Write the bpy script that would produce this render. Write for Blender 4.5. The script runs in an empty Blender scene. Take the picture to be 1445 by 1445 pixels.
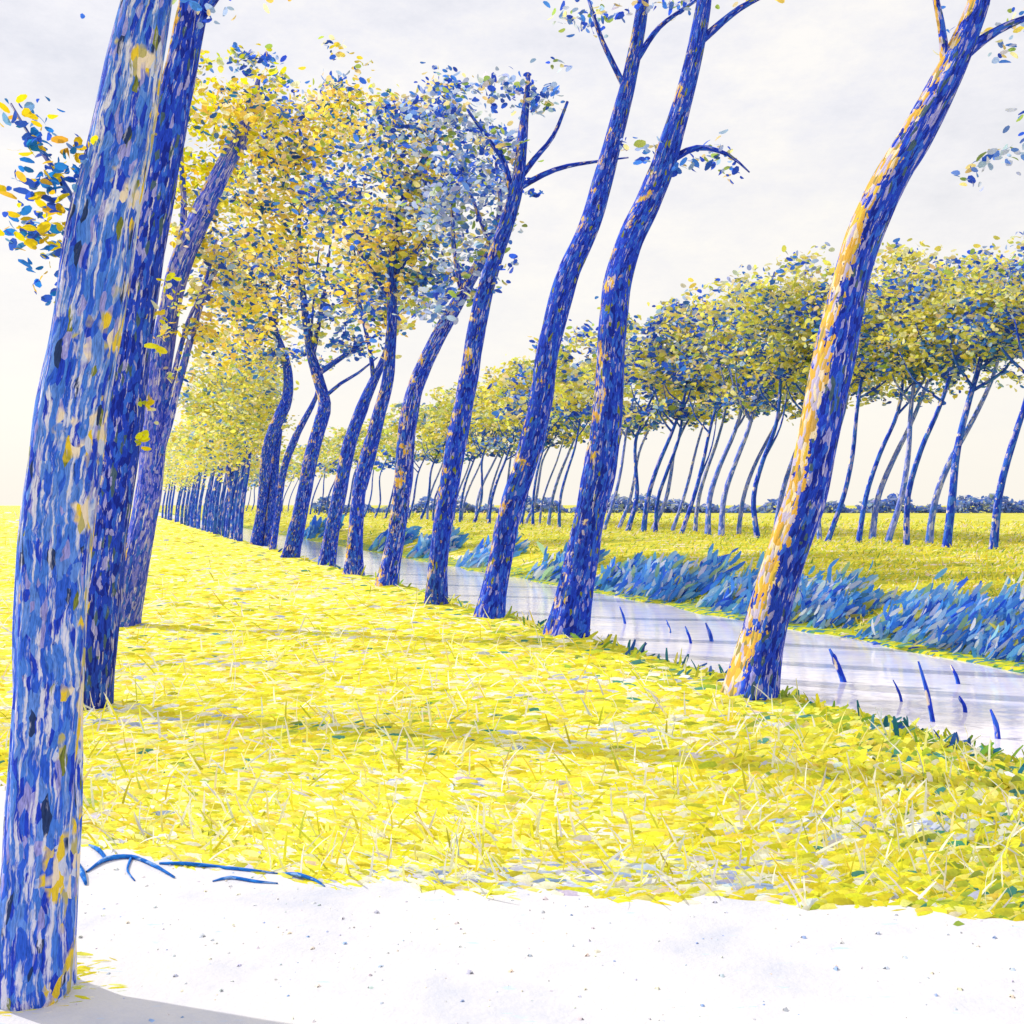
import bpy, math
import numpy as np
from mathutils import Vector, noise as mnoise

rng = np.random.default_rng(11)
C = bpy.context.scene.collection
F, PX0, PY0, EYE = 1388.0, 722.5, 712.0, 1.7      # focal length in photo pixels, principal column, horizon row, eye height
VPX = 165.0                                        # where the canal runs to on the horizon
TH = math.atan((VPX - PX0) / F)
A = np.array([math.sin(TH), math.cos(TH)])         # along the canal
B = np.array([math.cos(TH), -math.sin(TH)])        # across it, towards the far bank
WATER_Z = -0.45

def lin(r, g, b):
    f = lambda v: (v / 255 / 12.92) if v <= 10 else (((v / 255) + 0.055) / 1.055) ** 2.4
    return (f(r), f(g), f(b))

# ------------------------------------------------------------------ helpers
def at(x, y, Y):
    return np.array([(x - PX0) / F * Y, Y, EYE - (y - PY0) / F * Y])

def link(o, parent=None):
    C.objects.link(o)
    if parent is not None:
        o.parent = parent
    return o

def tag(o, label=None, cat=None, group=None, kind=None):
    if label: o['label'] = label
    if cat: o['category'] = cat
    if group: o['group'] = group
    if kind: o['kind'] = kind
    return o

def empty(name, loc, label, cat, group=None):
    o = bpy.data.objects.new(name, None)
    o.empty_display_size = 0.3
    o.location = tuple(float(v) for v in loc)
    return tag(link(o), label, cat, group)

def mesh_quads(name, verts, quads, mat, parent=None, origin=None, cols=None, smooth=False, vecattr=None):
    verts = np.asarray(verts, dtype=np.float32)
    if origin is not None:
        verts = verts - np.asarray(origin, dtype=np.float32)
    quads = np.asarray(quads, dtype=np.int32)
    k = quads.shape[1]
    me = bpy.data.meshes.new(name)
    me.vertices.add(len(verts)); me.vertices.foreach_set('co', verts.ravel())
    me.loops.add(quads.size); me.loops.foreach_set('vertex_index', quads.ravel())
    me.polygons.add(len(quads))
    me.polygons.foreach_set('loop_start', np.arange(0, quads.size, k, dtype=np.int32))
    me.polygons.foreach_set('loop_total', np.full(len(quads), k, dtype=np.int32))
    if smooth:
        me.polygons.foreach_set('use_smooth', np.ones(len(quads), dtype=bool))
    if cols is not None:
        ca = me.color_attributes.new('pigment', 'FLOAT_COLOR', 'POINT')
        c4 = np.ones((len(verts), 4), dtype=np.float32); c4[:, :3] = cols
        ca.data.foreach_set('color', c4.ravel())
    if vecattr:
        for n, v in vecattr.items():
            v = np.asarray(v, dtype=np.float32)
            if v.ndim == 2:
                at_ = me.attributes.new(n, 'FLOAT_VECTOR', 'POINT'); at_.data.foreach_set('vector', v.ravel())
            else:
                at_ = me.attributes.new(n, 'FLOAT', 'POINT'); at_.data.foreach_set('value', v)
    me.update(calc_edges=True); me.validate()
    me.materials.append(mat)
    return link(bpy.data.objects.new(name, me), parent)

def unit(v):
    return v / np.maximum(np.linalg.norm(v, axis=-1, keepdims=True), 1e-9)

def dabs(P, axis, normal, L, W, bend=0.18, root=False, prof=(0.45, 1.0, 0.95, 0.35)):
    """leaf or blade shaped strips: four cross-sections, three quads each, bent along the normal"""
    n = len(P)
    axis = unit(axis); side = unit(np.cross(axis, normal)); nor = unit(np.cross(side, axis))
    ts = np.array([0, 0.33, 0.68, 1.0]); 
    V = np.zeros((n, 8, 3), dtype=np.float32)
    for k, t in enumerate(ts):
        u = (t if root else t - 0.5)
        sag = -bend * (t * t if root else 4 * (t - 0.5) ** 2 * 0.5)
        c = P + axis * (L * u)[:, None] + nor * (L * sag)[:, None]
        w = side * (W * 0.5 * prof[k])[:, None]
        V[:, 2 * k] = c - w; V[:, 2 * k + 1] = c + w
    base = (np.arange(n) * 8)[:, None, None]
    q = np.array([[0, 1, 3, 2], [2, 3, 5, 4], [4, 5, 7, 6]])[None]
    return V.reshape(-1, 3), (base + q).reshape(-1, 4)

def fbm(P, s, off=0.0):
    """cheap smooth noise for arrays, about -1..1"""
    p = P * s + off
    x, y, z = p[:, 0], p[:, 1], p[:, 2]
    return (np.sin(x * 1.3 + 1.7 * np.sin(y * 0.9 + z * .6)) + np.sin(y * 1.7 + 1.3 * np.sin(z * 1.1 + x * .7))
            + np.sin(z * 1.9 + 1.5 * np.sin(x * 1.2 - y * .5))) / 3

def pick(pal, n):
    cols = np.array([lin(*c) for c, w in pal]); w = np.array([w for c, w in pal], float)
    i = rng.choice(len(pal), size=n, p=w / w.sum())
    c = cols[i] * (1 + 0.12 * rng.standard_normal((n, 1))) * (1 + 0.05 * rng.standard_normal((n, 3)))
    return np.clip(c, 0.004, 0.92)

# ------------------------------------------------------------------ materials
def new_mat(name):
    m = bpy.data.materials.new(name); m.use_nodes = True
    nt = m.node_tree; nt.nodes.clear()
    out = nt.nodes.new('ShaderNodeOutputMaterial')
    return m, nt, out

def N(nt, t, **kw):
    n = nt.nodes.new(t)
    for k, v in kw.items(): setattr(n, k, v)
    return n

def ramp(nt, stops, interp='LINEAR'):
    r = N(nt, 'ShaderNodeValToRGB'); cr = r.color_ramp; cr.interpolation = interp
    while len(cr.elements) < len(stops): cr.elements.new(0.5)
    for e, (p, c) in zip(cr.elements, stops):
        e.position = p; e.color = (*c, 1) if len(c) == 3 else c
    return r

def leaf_material(name, transl=0.35, rough=0.6):
    m, nt, out = new_mat(name)
    a = N(nt, 'ShaderNodeAttribute', attribute_name='pigment')
    geo = N(nt, 'ShaderNodeTexCoord')
    nz = N(nt, 'ShaderNodeTexNoise'); nz.inputs['Scale'].default_value = 60; nz.inputs['Detail'].default_value = 3
    nt.links.new(geo.outputs['Object'], nz.inputs['Vector'])
    hsv = N(nt, 'ShaderNodeHueSaturation')
    mr = N(nt, 'ShaderNodeMapRange'); mr.inputs['To Min'].default_value = 0.72; mr.inputs['To Max'].default_value = 1.25
    nt.links.new(nz.outputs['Fac'], mr.inputs['Value']); nt.links.new(mr.outputs[0], hsv.inputs['Value'])
    nt.links.new(a.outputs['Color'], hsv.inputs['Color'])
    d = N(nt, 'ShaderNodeBsdfPrincipled'); d.inputs['Roughness'].default_value = rough
    d.inputs['Specular IOR Level'].default_value = 0.25
    t = N(nt, 'ShaderNodeBsdfTranslucent'); mx = N(nt, 'ShaderNodeMixShader'); mx.inputs[0].default_value = transl
    nt.links.new(hsv.outputs['Color'], d.inputs['Base Color']); nt.links.new(hsv.outputs['Color'], t.inputs['Color'])
    nt.links.new(d.outputs[0], mx.inputs[1]); nt.links.new(t.outputs[0], mx.inputs[2])
    nt.links.new(mx.outputs[0], out.inputs['Surface'])
    return m

def bark_material(name, stops, lichen_lit, lit_side_bias, lichen_lit_thr, scale=1.0, bump=0.6, streak=0.66, streak_col=None, streak_scale=1.0):
    """long bark plates, each with its own pigment; lichen patches weighted by side to paint in the sunlit edge"""
    m, nt, out = new_mat(name); L = nt.links.new
    at_ = N(nt, 'ShaderNodeAttribute', attribute_name='bark')
    nz = N(nt, 'ShaderNodeTexNoise'); nz.inputs['Scale'].default_value = 9; nz.inputs['Detail'].default_value = 3
    L(at_.outputs['Vector'], nz.inputs['Vector'])
    sub = N(nt, 'ShaderNodeVectorMath', operation='SUBTRACT'); L(nz.outputs['Color'], sub.inputs[0]); sub.inputs[1].default_value = (.5, .5, .5)
    mul = N(nt, 'ShaderNodeVectorMath', operation='SCALE'); L(sub.outputs[0], mul.inputs[0]); mul.inputs['Scale'].default_value = 0.032
    add = N(nt, 'ShaderNodeVectorMath', operation='ADD'); L(at_.outputs['Vector'], add.inputs[0]); L(mul.outputs[0], add.inputs[1])
    mp = N(nt, 'ShaderNodeMapping'); mp.inputs['Scale'].default_value = (34 * scale, 34 * scale, 8.5 * scale); L(add.outputs[0], mp.inputs['Vector'])
    vo = N(nt, 'ShaderNodeTexVoronoi'); vo.inputs['Scale'].default_value = 1.0; L(mp.outputs[0], vo.inputs['Vector'])
    sep = N(nt, 'ShaderNodeSeparateColor'); L(vo.outputs['Color'], sep.inputs[0])
    r1 = ramp(nt, stops, 'CONSTANT'); L(sep.outputs[0], r1.inputs[0])
    # fine fibre lines
    mp2 = N(nt, 'ShaderNodeMapping'); mp2.inputs['Scale'].default_value = (120 * scale, 120 * scale, 14 * scale); L(add.outputs[0], mp2.inputs['Vector'])
    n2 = N(nt, 'ShaderNodeTexNoise'); n2.inputs['Scale'].default_value = 1; n2.inputs['Detail'].default_value = 5; L(mp2.outputs[0], n2.inputs['Vector'])
    r2 = ramp(nt, [(0.30, (0.45, 0.45, 0.5)), (0.5, (1, 1, 1)), (0.72, (1.5, 1.4, 1.25))]); L(n2.outputs['Fac'], r2.inputs[0])
    mm = N(nt, 'ShaderNodeMix', data_type='RGBA', blend_type='MULTIPLY'); mm.inputs[0].default_value = 0.8
    L(r1.outputs[0], mm.inputs['A']); L(r2.outputs[0], mm.inputs['B'])
    # long pale cracks
    mp3 = N(nt, 'ShaderNodeMapping'); mp3.inputs['Scale'].default_value = (52 * streak_scale, 52 * streak_scale, 3.2 * streak_scale); L(add.outputs[0], mp3.inputs['Vector'])
    n4 = N(nt, 'ShaderNodeTexNoise'); n4.inputs['Scale'].default_value = 1; n4.inputs['Detail'].default_value = 6; n4.inputs['Roughness'].default_value = 0.6; L(mp3.outputs[0], n4.inputs['Vector'])
    r4 = ramp(nt, [(streak - 0.05, (0, 0, 0)), (streak + 0.03, (1, 1, 1))]); L(n4.outputs['Fac'], r4.inputs[0])
    ms = N(nt, 'ShaderNodeMix', data_type='RGBA'); L(r4.outputs[0], ms.inputs[0]); L(mm.outputs['Result'], ms.inputs['A']); ms.inputs['B'].default_value = (*(streak_col or lin(214, 210, 240)), 1)
    mm = ms
    # patch colours; the side weight paints the sunlit edge into the bark
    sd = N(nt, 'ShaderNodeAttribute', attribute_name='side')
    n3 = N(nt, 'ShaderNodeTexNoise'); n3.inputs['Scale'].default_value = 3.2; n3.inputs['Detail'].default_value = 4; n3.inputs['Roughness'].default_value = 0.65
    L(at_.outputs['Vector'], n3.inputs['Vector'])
    ma = N(nt, 'ShaderNodeMath', operation='MULTIPLY_ADD'); L(sd.outputs['Fac'], ma.inputs[0]); ma.inputs[1].default_value = lit_side_bias; L(n3.outputs['Fac'], ma.inputs[2])
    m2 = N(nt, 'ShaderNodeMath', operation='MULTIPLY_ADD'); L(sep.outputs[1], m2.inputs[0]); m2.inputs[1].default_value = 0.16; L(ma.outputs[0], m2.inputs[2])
    r3 = ramp(nt, [(lichen_lit_thr, (0, 0, 0)), (min(lichen_lit_thr + 0.05, 1), (1, 1, 1))]); L(m2.outputs[0], r3.inputs[0])
    rl = ramp(nt, lichen_lit, 'CONSTANT'); L(sep.outputs[2], rl.inputs[0])
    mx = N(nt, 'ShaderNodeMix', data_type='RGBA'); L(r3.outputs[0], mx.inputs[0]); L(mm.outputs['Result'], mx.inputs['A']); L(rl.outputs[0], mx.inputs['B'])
    p = N(nt, 'ShaderNodeBsdfPrincipled'); p.inputs['Roughness'].default_value = 0.85; p.inputs['Specular IOR Level'].default_value = 0.15
    L(mx.outputs['Result'], p.inputs['Base Color'])
    bm = N(nt, 'ShaderNodeBump'); bm.inputs['Strength'].default_value = bump; bm.inputs['Distance'].default_value = 0.012
    hs = N(nt, 'ShaderNodeMath', operation='SUBTRACT'); L(n2.outputs['Fac'], hs.inputs[0]); L(vo.outputs['Distance'], hs.inputs[1])
    L(hs.outputs[0], bm.inputs['Height']); L(bm.outputs[0], p.inputs['Normal'])
    L(p.outputs[0], out.inputs['Surface'])
    return m

deep, ultra, cobalt, sky_b, pale, lilac = lin(22, 42, 160), lin(34, 66, 205), lin(50, 98, 222), lin(95, 140, 232), lin(205, 212, 242), lin(150, 150, 225)
ochre, gold, oliveg, cream = lin(222, 170, 60), lin(238, 205, 60), lin(120, 130, 60), lin(240, 222, 200)
LICH_LIT = [(0, lin(212, 166, 72)), (0.28, lin(226, 208, 186)), (0.45, lin(198, 162, 96)), (0.62, lin(186, 178, 218)), (0.82, lin(218, 186, 78)), (0.93, lin(150, 140, 90))]  # patch pigments, also used to paint the sunlit edge of trunks
M_bark_big = bark_material('bark_broad_plates', [(0, ultra), (0.14, cobalt), (0.36, lin(72, 125, 228)), (0.58, cobalt), (0.66, sky_b), (0.86, lilac), (0.95, lin(40, 60, 110)), (0.98, oliveg)],
                           [(0, gold), (0.22, cream), (0.5, lin(190, 180, 120)), (0.7, pale)], -0.10, 0.68, 1.7, 0.9, streak=0.585, streak_col=lin(222, 222, 245), streak_scale=1.3)
M_bark_ochre = bark_material('bark_ochre_lit_edge', [(0, deep), (0.22, ultra), (0.55, cobalt), (0.72, lilac), (0.80, ultra), (0.93, lin(70, 95, 120))], LICH_LIT, 0.62, 0.995, 1.3, streak=0.64)  # ochre strip paints the sunlit left side into the bark colour
M_bark_patch = bark_material('bark_lichen_patches', [(0, deep), (0.22, ultra), (0.55, cobalt), (0.78, lilac), (0.86, ultra), (0.94, lin(70, 95, 120))], LICH_LIT, 0.12, 0.68, 1.2, streak=0.63)
M_bark_blue = bark_material('bark_blue', [(0, deep), (0.2, ultra), (0.60, cobalt), (0.84, lilac), (0.88, ultra), (0.96, oliveg)], LICH_LIT, 0.16, 0.78, 1.3, streak=0.66)
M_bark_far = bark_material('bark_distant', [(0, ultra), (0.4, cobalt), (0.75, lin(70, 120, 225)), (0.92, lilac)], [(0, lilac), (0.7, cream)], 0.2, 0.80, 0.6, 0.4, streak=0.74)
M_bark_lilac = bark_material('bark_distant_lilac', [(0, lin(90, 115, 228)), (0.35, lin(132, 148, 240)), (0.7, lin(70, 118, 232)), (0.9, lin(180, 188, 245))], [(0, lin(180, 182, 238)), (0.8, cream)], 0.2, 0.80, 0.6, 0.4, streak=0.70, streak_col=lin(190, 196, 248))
M_bark_violet = bark_material('bark_violet', [(0, ultra), (0.18, lin(72, 90, 225)), (0.45, lin(112, 116, 232)), (0.68, cobalt), (0.82, lilac), (0.93, ultra)], LICH_LIT, 0.16, 0.80, 1.3, streak=0.62)
M_leaf = leaf_material('leaf_pigments', 0.55)
M_grass = leaf_material('grass_pigments', 0.30)
M_reed = leaf_material('reed_pigments', 0.55)

# ------------------------------------------------------------------ tubes (trunks, limbs)
def resample(P, R, step):
    P = np.asarray(P, float); R = np.asarray(R, float)
    n = len(P); ext = np.vstack([2 * P[0] - P[1], P, 2 * P[-1] - P[-2]])
    op, orr = [], []
    for i in range(n - 1):
        p0, p1, p2, p3 = ext[i], ext[i + 1], ext[i + 2], ext[i + 3]
        k = max(2, int(np.linalg.norm(p2 - p1) / step))
        for j in range(k):
            t = j / k
            op.append(0.5 * ((2 * p1) + (p2 - p0) * t + (2 * p0 - 5 * p1 + 4 * p2 - p3) * t * t + (3 * p1 - p0 - 3 * p2 + p3) * t ** 3))
            orr.append(R[i] * (1 - t) + R[i + 1] * t)
    op.append(P[-1]); orr.append(R[-1])
    return np.array(op), np.array(orr)

def tube(name, P, R, mat, parent, origin, sides=14, step=0.12, rough=0.06, flare=0.0, seed=0.0):
    P, R = resample(P, R, step)
    n = len(P)
    T = unit(np.gradient(P, axis=0))
    ref = np.array([0, -1.0, 0.15])
    S = unit(np.cross(np.broadcast_to(ref, T.shape), T)); U = np.cross(T, S)
    s = np.concatenate([[0], np.cumsum(np.linalg.norm(np.diff(P, axis=0), axis=1))])
    ang = np.linspace(0, 2 * np.pi, sides, endpoint=False)
    V = np.zeros((n, sides, 3)); BK = np.zeros((n, sides, 3)); SD = np.zeros((n, sides))
    Rm = R.mean()
    for i in range(n):
        fl = 1 + flare * math.exp(-s[i] / (2.2 * R[0] + 1e-6))
        for k, a in enumerate(ang):
            ca, sa = math.cos(a), math.sin(a)
            nn = mnoise.noise((ca * 1.6 + seed, sa * 1.6, s[i] * 0.55 / max(Rm, .03) * .3)) \
                + 0.5 * mnoise.noise((ca * 4 + seed, sa * 4, s[i] * 1.1 / max(Rm, .03) * .3))
            root = 1 + (fl - 1) * (0.75 + 0.6 * math.cos(a * 4 + seed))
            r = R[i] * (1 + rough * nn * 2.0) * root
            d = S[i] * ca + U[i] * sa
            V[i, k] = P[i] + d * r
            BK[i, k] = (ca * Rm + seed, sa * Rm, s[i])
            SD[i, k] = -d[0] * 0.9 - d[1] * 0.25  # how far the bark faces the sunlit left
    q = []
    for i in range(n - 1):
        for k in range(sides):
            k2 = (k + 1) % sides
            q.append((i * sides + k, i * sides + k2, (i + 1) * sides + k2, (i + 1) * sides + k))
    for k in range(0, sides - 2, 2):      # closed tip
        o = (n - 1) * sides
        q.append((o, o + k + 1, o + k + 2, o + (k + 3) % sides if k + 3 <= sides else o))
    q = [f for f in q if len(set(f)) == 4]
    return mesh_quads(name, V.reshape(-1, 3), q, mat, parent, origin, smooth=True,
                      vecattr={'bark': BK.reshape(-1, 3), 'side': SD.ravel()})

# ------------------------------------------------------------------ leaf palettes (sRGB as seen in daylight)
OCHRE = [((252, 216, 112), 24), ((250, 220, 74), 18), ((238, 220, 104), 14), ((254, 232, 202), 22), ((192, 204, 96), 8), ((50, 100, 212), 9), ((45, 120, 190), 5)]
BLUES = [((52, 96, 228), 26), ((72, 134, 240), 24), ((46, 80, 205), 8), ((168, 192, 246), 17), ((252, 226, 165), 15), ((172, 196, 100), 10)]
PALEB = [((180, 198, 244), 32), ((216, 222, 248), 22), ((105, 145, 232), 20), ((55, 95, 212), 11), ((145, 170, 95), 10), ((236, 214, 140), 5)]
OLIVE = [((238, 228, 110), 25), ((250, 232, 110), 22), ((212, 216, 112), 14), ((254, 236, 190), 20), ((216, 222, 200), 8), ((70, 122, 218), 8), ((158, 178, 230), 5)]
YELLO = [((248, 232, 40), 34), ((232, 224, 50), 24), ((185, 196, 50), 16), ((244, 204, 66), 12), ((240, 236, 200), 8), ((80, 122, 205), 6)]
SPRAY = [((40, 130, 215), 40), ((55, 100, 215), 20), ((252, 212, 30), 26), ((248, 192, 60), 8), ((120, 170, 226), 6)]
FARGR = [((212, 216, 112), 26), ((226, 214, 112), 20), ((190, 204, 130), 16), ((236, 222, 165), 14), ((200, 210, 214), 12), ((125, 160, 220), 10)]

def crown_leaves(lobes, leaf_len):
    """lobes: (centre xyz, radius xyz, n, palette a, palette b, blue bias) -> arrays"""
    Vs, Qs, Cs, off = [], [], [], 0
    for c, r, n, pa, pb, bias in lobes:
        n = int(n); K = max(3, n // 22)
        d = unit(rng.standard_normal((K, 3))); rad = rng.uniform(0.05, 1.0, (K, 1)) ** 0.45
        cc = np.asarray(c) + d * rad * np.asarray(r) * (1 + 0.13 * rng.standard_normal((K, 1)))
        i = rng.integers(0, K, n)
        cl = min(r) * 0.20 + leaf_len * 0.9
        P = cc[i] + rng.standard_normal((n, 3)) * cl * np.array([0.75, 0.75, 0.42])
        az = rng.uniform(0, 2 * np.pi, n); dr = rng.normal(-0.25, 0.35, n)
        ax = np.stack([np.cos(az), np.sin(az), dr], 1)
        no = unit(rng.standard_normal((n, 3)) * np.array([0.8, 0.8, 0.6]))
        Ls = leaf_len * rng.uniform(0.6, 1.3, n); W = Ls * rng.uniform(0.42, 0.68, n)
        V, Q = dabs(P, ax, no, Ls, W)
        bias = bias - .12
        f = fbm(cc, 1.1 / max(min(r), .4), off=float(c[0]) * .3)[i] + 0.34 * rng.standard_normal(n)
        col = np.where((f > bias)[:, None], pick(pb, n), pick(pa, n))
        Vs.append(V); Qs.append(Q + off); Cs.append(np.repeat(col, 8, axis=0)); off += len(V)
    return np.vstack(Vs), np.vstack(Qs), np.vstack(Cs)

def px_lobe(cx, cy, rx, ry, Y, dens, leaf, pa, pb, bias, dy=0.0):
    k = Y / F
    area = math.pi * rx * ry
    n = max(12, dens * area / (leaf / k) ** 2 * 2.2)
    return (at(cx, cy, Y + dy), (rx * k, max(rx, ry) * k * 0.85, ry * k), n, pa, pb, bias)

# ------------------------------------------------------------------ the left row, tree by tree
def px_tree(name, pts, branches, lobes, leaf_px, bark, label, cat='tree', group='leaning trees along the near bank', sides=16, base_y=None, flare=0.35):
    yb = base_y or pts[0][1]
    Y = F * EYE / (yb - PY0)
    org = at(pts[0][0], yb, Y); org[2] = 0.0
    root = empty(name, org, label, cat, group)
    sd = float(rng.uniform(0, 30))
    def path(pl, wob, y_add=0.0):
        out = []
        for j, (x, y, w) in enumerate(pl):
            dy = wob * math.sin(0.9 * j + sd) * Y * 0.012 + y_add * j / max(1, len(pl) - 1)
            if wob and j == 0: dy = 0
            yy = Y + dy
            out.append(at(x, y, yy))
        return np.array(out), np.array([w / 2 * Y / F for _, _, w in pl])
    P, R = path(pts, 1.0)
    P0 = P[0].copy(); P0[2] = -0.12 - 0.0
    P[0, 2] = min(P[0, 2], 0.02)
    P = np.vstack([P0, P]); R = np.concatenate([[R[0] * 1.02], R])
    tube('trunk', P, R, bark, root, org, sides=sides, step=max(0.05, Y * 0.008), flare=flare, rough=0.07, seed=sd)
    for bpts in branches:
        # start on the trunk's own axis at that height
        j = int(np.argmin(np.abs(P[:, 2] - at(bpts[0][0], bpts[0][1], Y)[2])))
        Pb, Rb = path(bpts, 0.0, y_add=rng.uniform(-.5, .5) * Y * .03)
        Pb[:, 1] += P[j, 1] - Pb[0, 1]
        tube('branch', Pb, Rb, bark, root, org, sides=max(6, sides // 2), step=max(0.05, Y * 0.01), rough=0.08, seed=sd + 3)
    if lobes:
        L = []
        for lb in lobes:
            cx, cy, rx, ry, dens, pa, pb, bias = lb[:8]
            lp = lb[8] if len(lb) > 8 else leaf_px
            L.append(px_lobe(cx, cy, rx, ry, Y, dens, lp * Y / F, pa, pb, bias, dy=rng.uniform(-.4, .4) * rx * Y / F))
        V, Q, Cc = crown_leaves(L, leaf_px * Y / F)
        mesh_quads('crown', V, Q, M_leaf, root, org, cols=Cc)
    return root

D = 3.3
px_tree('leaning_tree',
    [(46, 1402, 102), (50, 1320, 98), (55, 1240, 96), (62, 1100, 94), (68, 1000, 94), (75, 800, 94), (98, 600, 96), (116, 500, 92), (133, 400, 90), (150, 300, 86), (171, 200, 82), (196, 60, 72), (222, -80, 60), (246, -240, 48), (262, -420, 34)],
    [[(140, 330, 16), (110, 290, 10), (80, 240, 7), (50, 200, 4), (20, 150, 3)], [(205, 40, 24), (150, -60, 18), (90, -180, 12), (40, -330, 7)], [(222, -80, 30), (300, -220, 20), (380, -380, 10)]],
    [(78, 232, 62, 46, 2.3, SPRAY, SPRAY, 0), (76, 318, 52, 50, 2.4, SPRAY, SPRAY, 0), (78, 390, 26, 28, 1.6, SPRAY, SPRAY, 0), (48, 170, 56, 36, .8, SPRAY, SPRAY, 0),
     (60, -260, 260, 170, .55, OCHRE, BLUES, 0.2), (330, -330, 240, 160, .55, OCHRE, BLUES, 0.2)],
    18, M_bark_big, 'thickest tree at the far left, blue and white streaked bark, rooted in the pale path', sides=40, flare=0.12)
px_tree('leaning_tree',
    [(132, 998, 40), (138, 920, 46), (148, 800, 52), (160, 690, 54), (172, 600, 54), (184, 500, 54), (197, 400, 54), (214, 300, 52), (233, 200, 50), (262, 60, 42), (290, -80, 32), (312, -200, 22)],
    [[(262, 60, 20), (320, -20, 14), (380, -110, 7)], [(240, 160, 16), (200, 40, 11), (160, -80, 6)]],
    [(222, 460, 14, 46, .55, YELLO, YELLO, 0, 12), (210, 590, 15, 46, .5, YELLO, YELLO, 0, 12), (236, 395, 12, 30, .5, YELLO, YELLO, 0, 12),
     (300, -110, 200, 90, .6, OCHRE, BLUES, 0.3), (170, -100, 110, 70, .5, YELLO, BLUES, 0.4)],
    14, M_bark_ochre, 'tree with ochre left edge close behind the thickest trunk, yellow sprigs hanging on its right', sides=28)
px_tree('leaning_tree',
    [(172, 882, 38), (188, 805, 38), (202, 740, 35), (212, 680, 34), (219, 600, 33), (226, 520, 30), (237, 445, 29), (252, 380, 30), (282, 308, 30), (314, 242, 25), (338, 196, 21), (357, 145, 13), (366, 105, 4)],
    [[(226, 640, 12), (240, 590, 11), (258, 520, 10), (280, 440, 9), (302, 385, 6), (334, 348, 3)], [(224, 590, 9), (240, 530, 8), (260, 455, 6), (284, 400, 5), (302, 335, 3)],
     [(258, 365, 12), (262, 290, 9), (258, 220, 6), (262, 150, 4)]],
    [(285, 262, 52, 60, D * .8, YELLO, OLIVE, 0.1), (340, 160, 78, 54, D * .9, YELLO, OCHRE, 0.2), (372, 95, 44, 30, D * .5, YELLO, BLUES, 0.3), (300, 105, 36, 26, D * .4, YELLO, OLIVE, 0.3), (268, 175, 40, 46, D * .55, YELLO, OLIVE, 0.3), (285, 370, 40, 62, D * .8, OLIVE, OCHRE, 0.1), (275, 480, 34, 62, D * .7, OLIVE, OCHRE, 0.2),
     (330, 420, 46, 80, D * .7, OCHRE, BLUES, 0.3)],
    10, M_bark_violet, 'violet blue tree that bends sharply right near its top, third trunk from the left', sides=22)

px_tree('leaning_tree',
    [(328, 758, 20), (333, 705, 20), (327, 660, 18), (340, 605, 19), (358, 572, 18), (358, 545, 13), (351, 500, 8), (345, 465, 5)],
    [[(355, 575, 8), (336, 545, 6), (316, 528, 3)], [(360, 545, 8), (380, 530, 6), (407, 514, 4)], [(350, 585, 6), (343, 535, 5), (336, 510, 3)]],
    [(300, 545, 52, 52, D * .8, OLIVE, FARGR, 0.0), (285, 610, 45, 50, D * .6, FARGR, OLIVE, 0.1), (350, 500, 55, 55, D * .7, OCHRE, BLUES, 0.35), (385, 555, 26, 20, D * .7, OLIVE, OLIVE, 0)],
    7, M_bark_blue, 'stout blue tree splitting into three limbs beside the dense far trunks of the near bank', sides=14)
px_tree('leaning_tree',
    [(362, 768, 16), (371, 705, 15), (376, 645, 15), (388, 602, 16), (402, 573, 16), (407, 540, 14), (402, 505, 12), (386, 460, 9), (370, 395, 6)],
    [[(378, 771, 15), (385, 710, 14), (388, 655, 13), (393, 605, 11)], [(386, 462, 6), (388, 420, 4), (398, 385, 3)]],
    [(345, 445, 64, 70, D * .6, OCHRE, BLUES, 0.4), (390, 400, 60, 70, D * .8, OCHRE, BLUES, 0.4), (395, 505, 42, 22, D * .7, OLIVE, BLUES, 0.3), (330, 370, 50, 60, D * .8, OCHRE, BLUES, 0.1)],
    8, M_bark_blue, 'blue tree standing on two stems that join halfway up, thin curved top', sides=14)
px_tree('leaning_tree',
    [(385, 775, 9), (392, 725, 9), (400, 665, 10), (415, 622, 10), (432, 588, 8), (446, 560, 6), (452, 530, 4)],
    [], [(440, 500, 26, 22, D * .6, OCHRE, BLUES, 0.1)],
    8, M_bark_blue, 'slender thin tree between the two stemmed tree and the forked blue trunk', sides=12)
px_tree('leaning_tree',
    [(410, 786, 22), (424, 722, 20), (439, 645, 19), (453, 595, 19), (458, 568, 17), (447, 527, 16), (437, 490, 12), (427, 410, 9), (422, 345, 6), (425, 270, 4)],
    [[(446, 525, 9), (475, 505, 7), (500, 488, 6), (530, 470, 3)], [(456, 560, 6), (480, 540, 5), (505, 525, 4), (532, 503, 2)], [(440, 495, 7), (450, 440, 6), (458, 390, 5), (464, 340, 3)], [(436, 480, 4), (440, 420, 3), (447, 350, 2)]],
    [(415, 335, 80, 85, D * .62, OCHRE, BLUES, 0.35), (380, 255, 80, 75, D, OCHRE, BLUES, 0.3), (458, 425, 58, 52, D * .6, OLIVE, BLUES, 0.2), (440, 185, 80, 55, D * .8, OCHRE, BLUES, 0.3), (495, 482, 44, 20, D * .8, BLUES, BLUES, 0), (355, 160, 50, 38, D * .6, YELLO, OCHRE, 0.2)],
    9, M_bark_blue, 'blue tree with a low forked limb carrying dark blue leaves to its right', sides=18)
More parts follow.
